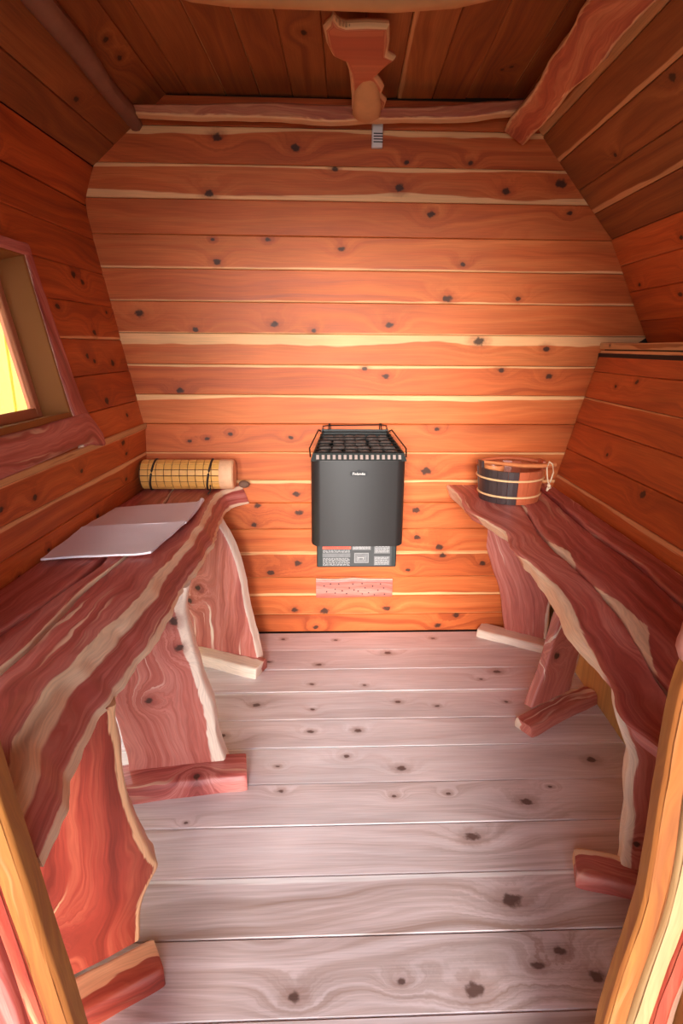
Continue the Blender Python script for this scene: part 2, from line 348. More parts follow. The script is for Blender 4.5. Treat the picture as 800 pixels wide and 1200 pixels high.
def facet(parent, P0, P1, cuts, mat, xdir, ya=0.06, yb=YF, holes=None, saps=None, nk=2, tones=None):
    """boards running the length of the room between two profile points (x, z); cuts are fractions from P0 to P1"""
    p0 = Vector((P0[0], 0, P0[1])); p1 = Vector((P1[0], 0, P1[1])); L = (p1 - p0).length
    X = Vector((0, xdir, 0)); M = frame(p0, X, p1 - p0)
    lo, hi = sorted((ya * xdir, yb * xdir))
    for i in range(len(cuts) - 1):
        a, b = cuts[i] * L + .0008, cuts[i+1] * L - .0008
        spans = [(lo, hi)]
        if holes and i in holes: spans = holes[i]
        for s0, s1 in spans:
            sp = (saps or {}).get(i, (0, 0))
            board(parent, M, [(s0, a), (s1, a), (s1, b), (s0, b)], mat, sapa=sp[0], sapb=sp[1],
                  kn=rknots(s0, s1, a, b, min(nk + random.randint(0, 1), 3 if mat == M_CEIL else 5)), tone=(tones or {}).get(i))

def back_sheet(name, P0, P1, parent=None, y0=0.10, y1=YF - .02, t=0.03, right=False, kind='structure', ext=0.03):
    dx, dz = P1[0] - P0[0], P1[1] - P0[1]; L = math.hypot(dx, dz); dx *= ext / L; dz *= ext / L
    P0 = (P0[0] - dx, P0[1] - dz); P1 = (P1[0] + dx, P1[1] + dz)
    a = (P0[0], y1, P0[1]); b = (P0[0], y0, P0[1]); c = (P1[0], y0, P1[1]); d = (P1[0], y1, P1[1])
    return sheet(name, [b, a, d, c] if right else [a, b, c, d], t, M_SUB, parent, kind)

def zc(P0, P1, zs): return [(z - P0[1]) / (P1[1] - P0[1]) for z in zs]

# --- right wall: panel under the bench, lower wall, ledge, two raking facets
wr = back_sheet('wall_right', (0.935, 0.68), (1.092, 1.34), right=True)
facet(wr, (0.935, 0.68), (1.092, 1.34), zc((0.935, 0.68), (1.092, 1.34), [.68, .79, .91, 1.03, 1.14, 1.25, 1.34]), M_WALL, -1, ya=0.045, saps={0: (0, .02), 3: (0, .008), 1: (.0, .0), 5: (0, .02)}, tones={0: .9, 1: .3, 2: .3, 3: .35, 4: .5, 5: .6})
o = sheet('board', [(0.972, 0.06, 0), (0.972, YF, 0), (0.972, YF, 0.70), (0.972, 0.06, 0.70)], 0.012, M_PLY, wr, None); o.name = 'panel'
o['hw'] = 2.0; o['seed'] = 3.3; o['tone'] = .5
back_sheet('backing_sheet', (1.292, 1.366), (1.078, 1.779), wr, right=True, kind=None)
facet(wr, (1.292, 1.366), (1.078, 1.779), zc((1.292, 1.366), (1.078, 1.779), [1.366, 1.46, 1.575, 1.677, 1.779]), M_WALL, -1, saps={1: (.0, .0), 3: (.004, 0)}, nk=3, tones={0: .1, 1: .3, 2: .5, 3: .6}, ya=0.055)
back_sheet('backing_sheet', (1.078, 1.779), (0.70, 2.208), wr, right=True, kind=None)
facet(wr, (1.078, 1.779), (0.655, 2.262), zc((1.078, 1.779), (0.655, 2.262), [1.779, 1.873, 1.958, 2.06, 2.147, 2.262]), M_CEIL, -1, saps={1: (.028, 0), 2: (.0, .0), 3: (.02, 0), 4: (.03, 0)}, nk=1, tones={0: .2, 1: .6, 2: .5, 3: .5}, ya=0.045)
# shelf sheet closing the step behind the ledge
sheet('ledge_backing', [(1.085, 0.10, 1.345), (1.085, YF, 1.345), (1.42, YF, 1.345), (1.42, 0.10, 1.345)], 0.03, M_SUB, wr, None)
tr = prism('trim_1', [(0, 0), (1.98, 0), (1.98, .025), (1.4, .022), (.9, .028), (.3, .023), (0, .028)], 0, 0.215, M_CEIL, b=.003,
           M=frame((1.082, 0.040, 1.343), (0, -1, 0), (0, 0, 1)) @ Matrix.Translation((0, 0, -0.215)))
tr['hw'] = .02; tr['seed'] = 2.; tr['tone'] = 1.0; tr['sapa'] = .05; tr['k0'] = [.1, .016, .006]; tag(tr, kind='structure')

# --- left wall with its window hole
P0, P1 = (-0.894, 1.006), (-1.052, 1.878)
def lx(z): return P0[0] + (P1[0] - P0[0]) * (z - P0[1]) / (P1[1] - P0[1])
wl = back_sheet('wall_left', (-0.905, 0.60), (-0.888, 1.006))
facet(wl, (-0.905, 0.60), (-0.888, 1.006), zc((-0.905, 0.60), (-0.888, 1.006), [.60, .70, .80, .89, 1.0]), M_WALL, 1, ya=-0.03, saps={2: (.0, .016), 3: (.0, .012)}, nk=4, tones={1: .2, 2: .5, 3: .45})
WY0, WY1, WZ0, WZ1 = -1.30, -0.68, 1.115, 1.62      # hole in the wall
zs = [1.006, 1.115, 1.24, 1.367, 1.495, 1.62, 1.75, 1.878]
hl = {i: [(YF, WY0), (WY1, -0.04)] for i in (1, 2, 3, 4)}
facet(wl, P0, P1, zc(P0, P1, zs), M_WALL, 1, ya=-0.04, holes=hl, saps={3: (.012, 0), 0: (.0, .0)}, nk=2, tones={1: .1, 2: .15, 3: .3, 4: .2, 5: .1, 6: .1})
for (z0, z1, y0, y1) in ((1.006, 1.115, 0.06, YF - .02), (1.62, 1.878, 0.06, YF - .02), (1.115, 1.62, 0.06, WY1), (1.115, 1.62, WY0, YF - .02)):
    back_sheet('backing_sheet', (lx(z0), z0), (lx(z1), z1), wl, y0=y0, y1=y1, kind=None, ext=0.0)
back_sheet('backing_sheet', (-1.052, 1.878), (-1.005, 2.014), wl, kind=None, y0=.06)
facet(wl, (-1.052, 1.878), (-1.005, 2.014), [0, 1], M_WALL, 1, ya=-0.04, nk=2, tones={0: .1})
back_sheet('backing_sheet', (-1.005, 2.014), (-0.76, 2.226), wl, kind=None, y0=.06)
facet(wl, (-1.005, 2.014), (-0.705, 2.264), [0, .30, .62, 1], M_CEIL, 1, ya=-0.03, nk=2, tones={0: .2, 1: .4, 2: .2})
tl = box('trim_2', (0, 1.92, 0, .022, -.001, .010), M_CEIL, b=.003, M=frame((-0.8905, -0.05, 0.996), (0, -1, 0), (0, 0, 1)) @ Matrix.Rotation(pi, 4, 'X') @ Matrix.Translation((0, -.022, 0)))
tl['hw'] = .011; tl['seed'] = 4.; tl['tone'] = 1.0; tl['sapa'] = .05; tag(tl, kind='structure')

# --- ceiling
ce = sheet('ceiling', [(-.95, YF - .1, zt), (-.95, 0.1, zt), (.95, 0.1, zt), (.95, YF - .1, zt)], 0.04, M_SUB)
cx = [-.90, -.765, -.624, -.482, -.351, -.226, -.092, .04, .175, .311, .441, .601, .735, .87]
ya = {8: 1.0, 6: .7, 4: .4, 3: .35, 5: .6, 9: .2, 10: .25, 11: .2}
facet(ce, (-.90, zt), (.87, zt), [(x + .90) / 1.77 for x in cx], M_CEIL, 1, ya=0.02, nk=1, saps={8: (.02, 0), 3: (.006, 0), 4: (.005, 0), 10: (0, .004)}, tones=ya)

# --- front wall around the doorway
fw = box('wall_front', (-1.15, -0.72, YF - .09, YF, -.04, 2.33), M_SUB, b=0); tag(fw, kind='structure')
box('board', (0.60, 1.35, YF - .09, YF, -.04, 2.33), M_SUB, fw, b=0).name = 'side_panel'
box('board', (-.72, .60, YF - .09, YF, 1.95, 2.33), M_SUB, fw, b=0).name = 'lintel_panel'
MFW = frame((0, YF, 0), (-1, 0, 0), (0, 0, 1))
for z in [i * .127 for i in range(18)]:
    for x0, x1 in ((-1.3, -.60), (.72, 1.12)):
        board(fw, MFW @ Matrix.Translation((0, 0, .019)), [(x0, z), (x1, z), (x1, min(z + .126, 2.26)), (x0, min(z + .126, 2.26))], M_WALL, kn=rknots(x0, x1, z, z + .126, 2))
    if z > 1.93: board(fw, MFW @ Matrix.Translation((0, 0, .019)), [(-.60, z), (.56, z), (.56, min(z + .126, 2.26)), (-.60, min(z + .126, 2.26))], M_WALL, kn=rknots(-.6, .56, z, z + .126, 3))

# --- ground outside
gd = box('ground', (-9, 9, -14, 9, -.36, -.30), plain('trodden_ground', (0.16, 0.14, 0.10), 0.9, var=.3, scale=3), b=0); tag(gd, kind='structure')
pd = empty('porch_deck', (0, -2.9, -.3), kind='structure')
mpd = plain('deck_wood', (0.26, 0.20, 0.15), 0.7, var=.2, scale=8)
for i in range(12):
    box('plank', (-1.2, 1.2, .84 - (i + 1) * .14 + .003, .84 - i * .14, .22, .26), mpd, pd, b=.004)
for x in (-1.0, 0, 1.0): box('joist', (x - .04, x + .04, -.82, .82, 0, .22), mpd, pd)

# unseen roof and side walls, added before the door to block high sky light
pr = empty('added_sky_blocker', (0, -3.2, -.3), kind='structure')
mpr = plain('blocker_cedar', (.30, .15, .07), .7, var=.2, scale=6)
for i in range(12): box('blocker_top', (-1.2 + i * .2, -1.2 + i * .2 + .195, -1.2, 1.13, 2.62, 2.65), mpr, pr)
for sx in (-1, 1):
    for i in range(14): box('blocker_side', (sx * 1.21 - .012, sx * 1.21 + .012, -1.2, 1.13, i * .19, i * .19 + .185), mpr, pr)
    box('blocker_pillar', (sx * 1.16 - .04, sx * 1.16 + .04, -1.2, -1.12, 0, 2.62), mpr, pr)
# ------------------------------------------------------------------ live-edge slabs
def interp(rows, t):
    n = len(rows) - 1; x = t * n; i = min(int(x), n - 1); u = x - i
    p = [rows[max(i-1, 0)], rows[i], rows[i+1], rows[min(i+2, n)]]
    return [0.5 * (2*p[1][k] + (p[2][k]-p[0][k])*u + (2*p[0][k]-5*p[1][k]+4*p[2][k]-p[3][k])*u*u + (3*p[1][k]-p[0][k]-3*p[2][k]+p[3][k])*u**3) for k in range(len(rows[0]))]

def slab(name, rows, th, mat, parent=None, M=None, nrow=48, oa=0.0, ob=0.0, wa=0.004, wb=0.004, ztop=0.002, seed=1, props=None, mid=0.5, zfun=None, round_=0.010, swf=None):
    """rows: (length, x of edge A, x of edge B[, extra outward offset of edge A]); local X across, Y along, Z up.
    oa / ob: how far the waney face spreads outward at the underside."""
    bm = bmesh.new(); la = bm.verts.layers.float.new('ea'); lb = bm.verts.layers.float.new('eb'); lt = bm.verts.layers.float.new('tl'); lw = bm.verts.layers.float.new('sw')
    rings = []
    for i in range(nrow + 1):
        r = interp(rows, i / nrow); y, xa, xb = r[0], r[1], r[2]; ea_ = r[3] if len(r) > 3 else 0.0
        nz = lambda s, a: a * (mnoise.noise(Vector((y * 9, s * 3.1, seed * 5.7))) + .5 * mnoise.noise(Vector((y * 25, s * 7.7, seed * 3.1))))
        xa += nz(1, wa); xb += nz(2, wb); wdt = xb - xa
        sgn = 1 if wdt >= 0 else -1; wd = abs(wdt); oaa = oa + ea_
        prof = []
        # (x, z, dist from A, dist from B)
        prof.append((xa - sgn * (oaa + nz(3, wa)), -th, -th - abs(oaa), wd + th))
        prof.append((xa - sgn * (oaa * .72 + nz(4, wa * .8)), -th * mid - .15 * th, -th * .6 - abs(oaa) * .6, wd + th * .6))
        prof.append((xa - sgn * (oaa * .30 + nz(5, wa * .5)), -th * .28, -th * .25 - abs(oaa) * .2, wd + th * .3))
        prof.append((xa - sgn * 0, -round_ * .5, -.002, wd))
        prof.append((xa + sgn * round_ * .6, nz(6, ztop) * .5, round_, wd - round_))
        for s in (.12, .25, .4, .55, .7, .85):
            prof.append((xa + wdt * s, nz(s * 9, ztop), wd * s, wd * (1 - s)))
        prof.append((xb - sgn * round_ * .6, nz(7, ztop) * .5, wd - round_, round_))
        prof.append((xb, -round_ * .5, wd, -.002))
        prof.append((xb + sgn * (ob * .6 + nz(8, wb)), -th * .5, wd + th * .5, -th * .5))
        prof.append((xb + sgn * ob, -th, wd + th, -th))
        ring = []
        for x, z, a, b in prof:
            zz = zfun(y, x) if zfun else 0
            v = bm.verts.new((x, y, z + zz)); v[la] = a; v[lb] = b; v[lt] = y; v[lw] = swf(y) if swf else 1.0; ring.append(v)
        rings.append(ring)
    n = len(rings[0])
    for i in range(nrow):
        for k in range(n): bm.faces.new((rings[i][k], rings[i][(k+1) % n], rings[i+1][(k+1) % n], rings[i+1][k]))
    caps = [bm.faces.new(rings[0]), bm.faces.new(rings[-1][::-1])]
    bmesh.ops.recalc_face_normals(bm, faces=bm.faces[:])
    ncap = len(bm.faces) - 2
    me = bpy.data.meshes.new(name); bm.to_mesh(me); bm.free()
    for p in me.polygons: p.use_smooth = p.index < ncap
    me.set_sharp_from_angle(angle=radians(62))
    o = link(name, me, mat, parent, M)
    o['seed'] = float(seed); o['sapa'] = 0.0; o['sapb'] = 0.0; o['sapc'] = -1.0; o['sapd'] = -1.0
    for k, v in (props or {}).items(): o[k] = v
    return o

# bench slabs: X across room, Y along room, Z up (world axes), origin on the bench top at the thing's base
HB = 0.74
bl = empty('sauna_bench', (-0.70, -1.0, 0), label='long red cedar live-edge bench on the left below the window', cat='bench')
def BM(x=-0.70): return Matrix.Translation((-x, 1.0, HB))
def lin(y, t):
    for (a, u), (b, v) in zip(t, t[1:]):
        if y <= b: return u + (v - u) * max(0, (y - a)) / (b - a)
    return t[-1][1]
rowsL = [(-0.03, -.480, -.765), (-.14, -.545, -.762), (-.36, -.548, -.725), (-.605, -.523, -.685), (-.94, -.518, -.657), (-1.19, -.511, -.672), (-1.45, -.511, -.660), (-1.63, -.518, -.664), (-1.76, -.502, -.668), (-1.87, -.470, -.670), (-1.95, -.455, -.672)]
rowsL = [(y, a, b, {0: -.02, 1: -.01, 2: -.005}.get(i, 0)) for i, (y, a, b) in enumerate(rowsL)]
slab('seat_slab', rowsL, .085, M_SLAB, bl, BM(), nrow=90, oa=.045, wa=.010, wb=.004, ztop=.003, seed=1.3,
     props={'sapa': .022, 'sapb': .0, 'sapc': -.010, 'sapd': -.088, 'k0': [.12, -.3, .012], 'k1': [.16, .18, .008]},
     swf=lambda y: lin(y, [(-2, 1.5), (-1.5, 1.35), (-1.1, .8), (-.8, .45), (-.4, .35), (0, .3)]), zfun=lambda y, x: .02 * max(0, (y + .12) / .12) if x > .11 else 0)
rows = [(-.048, -.772, -.895), (-.3, -.745, -.895), (-.6, -.697, -.895), (-.94, -.668, -.72), (-1.2, -.685, -.727), (-1.45, -.675, -.752), (-1.65, -.680, -.757), (-1.95, -.686, -.760)]
slab('seat_slab', [(y, a, -.895) if i < 3 else (y, a, b) for i, (y, a, b) in enumerate(rows)], .05, M_SLAB, bl, BM(), nrow=60, wa=.004, wb=.002, seed=2.6, props={'sapa': .004, 'k0': [-.05, .35, .012]})
slab('seat_slab', [(-.80, -.76, -.895), (-.94, -.735, -.895), (-1.2, -.738, -.895), (-1.45, -.763, -.895), (-1.65, -.770, -.895), (-1.95, -.773, -.895)], .05, M_SLAB, bl, BM(), nrow=40, wa=.004, wb=.002, seed=4.1, props={'k0': [-.1, -.1, .02]})

br = empty('sauna_bench', (0.70, -1.0, 0), label='long red cedar live-edge bench on the right carrying the bucket', cat='bench')
rowsR = [(.02, .455, .715), (-.20, .470, .705), (-.38, .466, .694), (-.49, .489, .68), (-.695, .533, .655), (-.85, .520, .650), (-1.01, .538, .658), (-1.16, .547, .656), (-1.337, .528, .642), (-1.477, .512, .622), (-1.60, .501, .594), (-1.70, .478, .585), (-1.78, .500, .58), (-1.86, .52, .58), (-1.95, .53, .58)]
ex = {0: .02, 1: .02, 6: .02, 7: .032, 8: .035, 9: .02}
slab('seat_slab', [(y, a, b, ex.get(i, 0)) for i, (y, a, b) in enumerate(rowsR)],   .045, M_SLAB, br, BM(.70), nrow=90, oa=-.03, wa=.007, wb=.004, ztop=.003, seed=5.2,
     props={'sapa': .012, 'sapb': 0., 'k0': [-.08, -.62, .018], 'k1': [-.1, -.35, .01]}, swf=lambda y: lin(y, [(-2, 0), (-1.55, -.1), (-1.48, .5), (-1.4, 1.4), (-1.15, 1.6), (-.95, .9), (-.9, .0), (-.74, .0), (-.68, 1.2), (-.52, 1.1), (-.46, 0), (-.3, .0), (-.22, .8), (0, 1.2)]))
slab('seat_slab', [(.03, .725, .862), (-.29, .705, .850), (-.69, .665, .834), (-.97, .668, .846), (-1.28, .655, .823), (-1.6, .605, .81), (-1.95, .592, .80)], .05, M_SLAB, br, BM(.70), nrow=60, wa=.004, wb=.003, seed=6.4,
     props={'sapa': .030, 'k0': [.03, .12, .014], 'k1': [.06, -.25, .02]}, swf=lambda y: lin(y, [(-2, 0), (-1.6, -.1), (-1.5, .6), (-1.38, 1.3), (-1.25, .9), (-1.12, 0), (-1.0, -.1), (-.95, .5), (-.85, .7), (-.75, 0), (-.45, -.1), (-.38, .5), (-.3, .5), (-.25, -.1), (.1, -.1)]))
slab('seat_slab', [(.035, .87, .925), (-.29, .858, .93), (-.69, .842, .93), (-.97, .853, .93), (-1.28, .832, .93), (-1.95, .81, .93)], .045, M_SLAB, br, BM(.70), nrow=50, wa=.005, wb=.001, seed=7.7,
     props={'sapa': .0, 'sapb': .010}, zfun=lambda y, x: .008)

# legs: upright waney slabs with a foot; plane given by a floor point and a direction along its face
def leg(parent, o, d, rows, th, seed, props, mat=None, lean=0.0, nrow=40, oa=0., ob=0., wa=.004, wb=.004):
    d = Vector((d[0], d[1], 0)).normalized(); up = Vector((0, 0, 1)); fwd = Vector((-d.y, d.x, 0))   # into the room's depth
    Mw = frame((o[0], o[1], 0), d, up)
    return slab('leg', rows, th, mat or M_LEG, parent, Matrix.Translation(-parent.location) @ Mw, nrow=nrow, oa=oa, ob=ob, wa=wa, wb=wb, ztop=.004, seed=seed, props=props)
def foot(l, x0, x1, h, dep, seed, mat=M_LEG, props=None, z0=-.045, taper=.01, wob=.004):
    """foot plank across the bottom of a leg, in the leg's frame: X along the face, Y up"""
    rows = [(x0, -(z0 + dep) + taper, -z0 - .0), (x0 + .03, -(z0 + dep) - .002, -z0 + .004), ((x0 + x1) / 2, -(z0 + dep), -z0), (x1 - .03, -(z0 + dep) + .004, -z0 + .004), (x1, -(z0 + dep) + taper, -z0)]
    # local: X -> leg -Z direction, Y -> leg X, Z -> leg Y
    M = Matrix(((0, 1, 0, 0), (0, 0, 1, h), (1, 0, 0, 0), (0, 0, 0, 1)))
    return slab('foot', rows, h, mat, l, M, nrow=20, wa=wob, wb=wob, oa=.006, ob=.006, seed=seed, props=props, ztop=.002)

bm = bmesh.new(); bmesh.ops.create_icosphere(bm, subdivisions=2, radius=.017)
for v_ in bm.verts: v_.co.x *= 1.5
mesh_bm('branch_stub', bm, plain('stub_bark', (.16, .08, .05), .8, var=.3), bl, BM() @ Matrix.Translation((-.462, -.062, .012)), smooth=True)
TB = HB - .05
l1 = leg(bl, (-.742, -.21), (.937, -.349), [(.03, -.02, .385), (.10, -.015, .372), (.22, -.01, .347), (.36, 0, .318), (.49, .01, .295), (.585, .02, .255), (.655, .03, .21)][::-1], .05, 11.,
         {'sapb': .006, 'k0': [.10, .33, .016], 'k1': [.05, .26, .016]}, wb=.006)
foot(l1, -.03, .42, .045, .10, 12., props={'sapb': .07, 'sapa': .0}, z0=-.075)
l2 = leg(bl, (-.66, -1.05), (.982, .189), [(.035, -.02, .283), (.10, -.02, .268), (.16, -.03, .253), (.25, -.04, .249), (.376, -.05, .219), (.48, -.06, .20), (.58, -.07, .188), (.665, -.08, .20)][::-1], .055, 13.,
         {'sapb': .034, 'k0': [.15, .56, .018], 'k1': [.06, .30, .014], 'k2': [.16, .47, .016]}, wb=.007, ob=.006)
foot(l2, -.06, .345, .055, .11, 14., mat=M_SLAB, props={'sapa': .003, 'k0': [.06, .19, .014]}, z0=-.075)
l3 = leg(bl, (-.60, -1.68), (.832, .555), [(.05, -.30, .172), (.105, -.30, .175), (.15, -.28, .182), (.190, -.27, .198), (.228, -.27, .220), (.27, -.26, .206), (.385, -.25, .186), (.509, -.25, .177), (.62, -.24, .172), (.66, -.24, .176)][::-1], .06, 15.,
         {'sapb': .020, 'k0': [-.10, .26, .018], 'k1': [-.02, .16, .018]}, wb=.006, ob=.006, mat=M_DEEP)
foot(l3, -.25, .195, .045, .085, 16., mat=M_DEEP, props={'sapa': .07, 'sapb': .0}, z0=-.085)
r1 = leg(br, (.65, .04), (.873, -.489), [(.025, .135, .330), (.10, .118, .328), (.24, .090, .326), (.32, .055, .337), (.40, .022, .336), (.51, -.026, .34), (.60, -.05, .34), (.67, -.06, .34)][::-1], .035, 17.,
         {'sapb': .016}, wb=.002)
foot(r1, .02, .345, .035, .09, 18., props={'sapa': .2, 'sapb': .1}, z0=-.070)
r2 = leg(br, (.62, -.73), (.836, .549), [(.045, .095, .335), (.10, .117, .340), (.17, .147, .356), (.29, .178, .380), (.40, .212, .400), (.477, .238, .42), (.58, .258, .43), (.685, .27, .44)][::-1], .035, 19.,
         {'sapb': .022, 'sapa': .0, 'k0': [.21, .23, .018]}, wa=.003, wb=.003)
foot(r2, .01, .41, .038, .075, 20., props={'sapa': .012, 'k0': [.0, .0, .0]}, z0=-.070)
r3 = leg(br, (.62, -1.33), (.965, -.263), [(.0, .115, .34), (.085, .109, .33), (.207, .106, .32), (.277, .092, .31), (.371, .088, .30), (.434, .062, .31), (.503, .040, .32), (.60, .03, .33), (.675, .04, .34)][::-1], .05, 21.,
         {'sapa': .022, 'k0': [.12, .52, .024], 'k1': [.14, .12, .01]}, wa=.004)
foot(r3, .0, .30, .04, .09, 22., mat=M_SLAB, props={'sapa': .03}, z0=-.055)

# ------------------------------------------------------------------ door posts in the foreground
dp = empty('door_post', (.45, -2.0, -.04), label='waney honey and cream door post with rounded pink top at the right foreground', cat='post')
Mp = frame((-.45, .0, 0), (1, 0, 0), (0, 0, 1))
EP = [(0, -.098), (.2, -.090), (.49, -.086), (.71, -.064), (.9, -.070), (1.0, -.070), (1.055, -.062)]
def strip(name, w0, w1, wtop, y0, th, mat, seed, zt=1.055, props=None):
    rows = [(z, x + w0 * (1 + (wtop - 1) * z), x + w1 * (1 + (wtop - 1) * z)) for z, x in EP if z <= zt]
    return slab(name, rows, th, mat, dp, frame((0, y0, 0), (1, 0, 0), (0, 0, 1)), nrow=30, wa=.002, wb=.002, seed=seed, props=props)
strip('post_slab', 0, .036, .75, 0, .025, M_HONEY, 31.)
strip('sap_strip', .036, .066, .8, -.004, .045, M_PALE, 36., zt=1.0)
strip('heart_strip', .066, .092, 1.0, .004, .045, M_DEEP, 32., zt=.9)
strip('recess_strip', .092, .108, 1.0, .018, .03, M_GREYLOG, 37., zt=.9)
bm = bmesh.new(); bmesh.ops.create_icosphere(bm, subdivisions=3, radius=.045)
for v_ in bm.verts: v_.co *= 1 + .10 * mnoise.noise(v_.co * 40); v_.co.x *= 1.15
o = mesh_bm('knob', bm, plain('pink_knob', (.62, .24, .18), .6, var=.2, scale=30), dp, Matrix.Translation((-.020, .012, 1.070)), smooth=True)
o = box('frame_board', (.022, .13, -.02, .03, 0, .95), M_HONEY, dp, b=.004); o['seed'] = 9.

dq = empty('door_post', (-.42, -2.0, -.04), label='leaning honey coloured door post cut by the lower left frame edge', cat='post')
def lean_board(name, xa, xb, y0, y1, mat, seed, props=None, z1=1.98):
    # leans outwards going up
    rows = [(0, .082 + xa, .082 + xb), (.47, .038 + xa, .038 + xb), (.84, -.004 + xa, -.004 + xb), (z1, -.135 + xa, -.135 + xb)]
    return slab(name, rows, y1 - y0, mat, dq, frame((0, y0, 0), (1, 0, 0), (0, 0, 1)), nrow=24, wa=.001, wb=.001, seed=seed, props=props)
lean_board('post_slab', .0, -.036, .0, .035, M_HONEY, 33.)
lean_board('heart_strip', -.036, -.062, .004, .035, M_DEEP, 34.)
lean_board('edge_strip', -.062, -.13, -.012, .03, M_SLAB, 35.)
# ------------------------------------------------------------------ window
wn = empty('window_1', (lx(1.35), -1.0, 1.35), kind='structure')
WM = frame((lx(1.35), -1.0, 1.35), (0, 1, 0), (P1[0] - P0[0], 0, P1[1] - P0[1]))     # X = depth, Y = up the wall, Z = into room
wn.matrix_basis = WM
hy0, hy1, hz0, hz1 = WY0 + 1.0, WY1 + 1.0, (WZ0 - 1.35) * 1.016, (WZ1 - 1.35) * 1.016
def wslab(name, rows, th, mat, M, **k): return slab(name, rows, th, mat, wn, M, nrow=30, **k)
# casings (rows run along local Y of their own matrix)
wslab('casing', [(hz0 - .10, hy1 + .20 - .02, hy1 - .0), (hz0 - .03, hy1 + .13, hy1 + .0), (hz0 + .05, hy1 + .085, hy1 - .012), (.05, hy1 + .055, hy1 - .016), (hz1 + .015, hy1 + .035, hy1 - .01)], .022, M_SLAB, Matrix.Translation((0, 0, .022)), seed=41., props={'sapb': .004}, wa=.004)
wslab('casing', [(hz0 - .03, hy0 - .09, hy0 + .015), (hz1 + .06, hy0 - .08, hy0 + .015)], .022, M_SLAB, Matrix.Translation((0, 0, .022)), seed=42.)
MS = Matrix(((0, 1, 0, 0), (-1, 0, 0, 0), (0, 0, 1, .026), (0, 0, 0, 1)))
wslab('sill', [(hy0 - .12, -hz0 + .0, -hz0 + .105), (-.05, -hz0, -hz0 + .10), (hy1 - .02, -hz0 - .004, -hz0 + .092), (hy1 + .09, -hz0 + .0, -hz0 + .108), (hy1 + .155, -hz0 + .07, -hz0 + .118)], .026, M_SLAB, MS, seed=43., wa=.003, wb=.004)
wslab('head_casing', [(hy0 - .12, -hz1 - .02, -hz1 + .015), (hy1 + .02, -hz1 - .02, -hz1 + .015)], .022, M_SLAB, MS, seed=44.)
for nm, dm in (('jamb', (hy1 - .022, hy1, hz0, hz1, -.11, .018)), ('jamb', (hy0, hy0 + .022, hz0, hz1, -.11, .018)), ('jamb_sill', (hy0 + .022, hy1 - .022, hz0, hz0 + .020, -.11, .018)), ('jamb_head', (hy0 + .022, hy1 - .022, hz1 - .02, hz1, -.11, .018))):
    o = box(nm, dm, M_HONEY, wn, b=.002); o['seed'] = 3.
a0, a1, b0, b1 = hy0 + .022, hy1 - .022, hz0 + .02, hz1 - .02
for dm in ((a1 - .03, a1, b0, b1), (a0, a0 + .03, b0, b1), (a0 + .03, a1 - .03, b0, b0 + .032), (a0 + .03, a1 - .03, b1 - .03, b1)):
    box('sash', (*dm, -.10, -.07), M_BEAM, wn, b=.003)
gm = N('window_glass'); gm.b.inputs['Transmission Weight'].default_value = 1.0; gm.b.inputs['Roughness'].default_value = 0.0; gm.b.inputs['IOR'].default_value = 1.45
gm.put(gm.b.inputs['Base Color'], gm.mix(0.03, (1, 1, 1), gm.noise(gm.node('ShaderNodeTexCoord').outputs['Object'], 3)))
box('pane', (a0 + .025, a1 - .025, b0 + .025, b1 - .025, -.088, -.084), gm.m, wn, b=0)
# yellow slatted fence outside the window
fn = empty('slat_fence', (-1.75, -.9, -.3), label='bright yellow slatted fence seen outside through the window', cat='fence')
fm = plain('yellow_fence_paint', (0.50, 0.40, 0.02), 0.6, var=.15, scale=9)
fm2 = plain('cream_fence_paint', (0.60, 0.50, 0.12), 0.6, var=.15, scale=9)
for i in range(18):
    box('slat', (-.012, .012, -1.35 + i * .16, -1.35 + i * .16 + .14, .05, 2.9), fm if i % 3 else fm2, fn, b=.003)
for z in (.5, 2.5): box('rail', (-.06, -.012, -1.4, 1.5, z, z + .08), fm, fn)
for y in (-1.38, 1.45): box('fence_post', (-.14, -.06, y, y + .08, 0, 2.9), fm, fn)

# ------------------------------------------------------------------ beams under the ceiling
rb = empty('wall_beam', (0, -.1, 2.17), rz=TH, label='thin waney red rail along the top of the far wall', cat='beam')
slab('beam_log', [(-.80, -.012, .018), (-.6, -.018, .022), (-.36, -.014, .032), (-.1, -.022, .03), (.15, -.012, .028), (.35, -.006, .036), (.55, .012, .056), (.66, .030, .062)], .05, M_BEAM, rb,
     frame((0, .03, .0), (0, 0, 1), (1, 0, 0)) @ Matrix.Rotation(0, 4, 'Y'), nrow=50, wa=.003, wb=.003, seed=51., props={'sapa': .008})
for o in [c for c in rb.children]:
    o.matrix_basis = Matrix(((0, 1, 0, 0), (0, 0, -1, -.02), (1, 0, 0, 0), (0, 0, 0, 1)))
lb = empty('corner_beam', (-.83, -.02, 2.16), label='slim grey-brown round pole along the left ceiling corner', cat='beam')
tube('pole', [(0, 0, 0), (.012, -.15, .004), (.022, -.35, .0), (.045, -.6, .008), (.06, -.85, .0), (.075, -1.2, .006), (.08, -1.9, 0)], [.024, .032, .030, .036, .034, .04, .045], M_GREYLOG, lb, seg=12, wob=.2)
rc = empty('corner_beam', (.63, -.02, 2.13), label='wide red waney plank along the right ceiling corner', cat='beam')
nrm = Vector((-.55, 0, -.83)).normalized(); axX = Vector((0, -1, 0)).cross(nrm).normalized()
Mc = frame((0, 0, 0), axX, (0, -1, 0))
if (Mc.to_3x3() @ Vector((0, 0, 1))).dot(nrm) < 0: Mc = frame((0, 0, 0), -axX, (0, -1, 0))
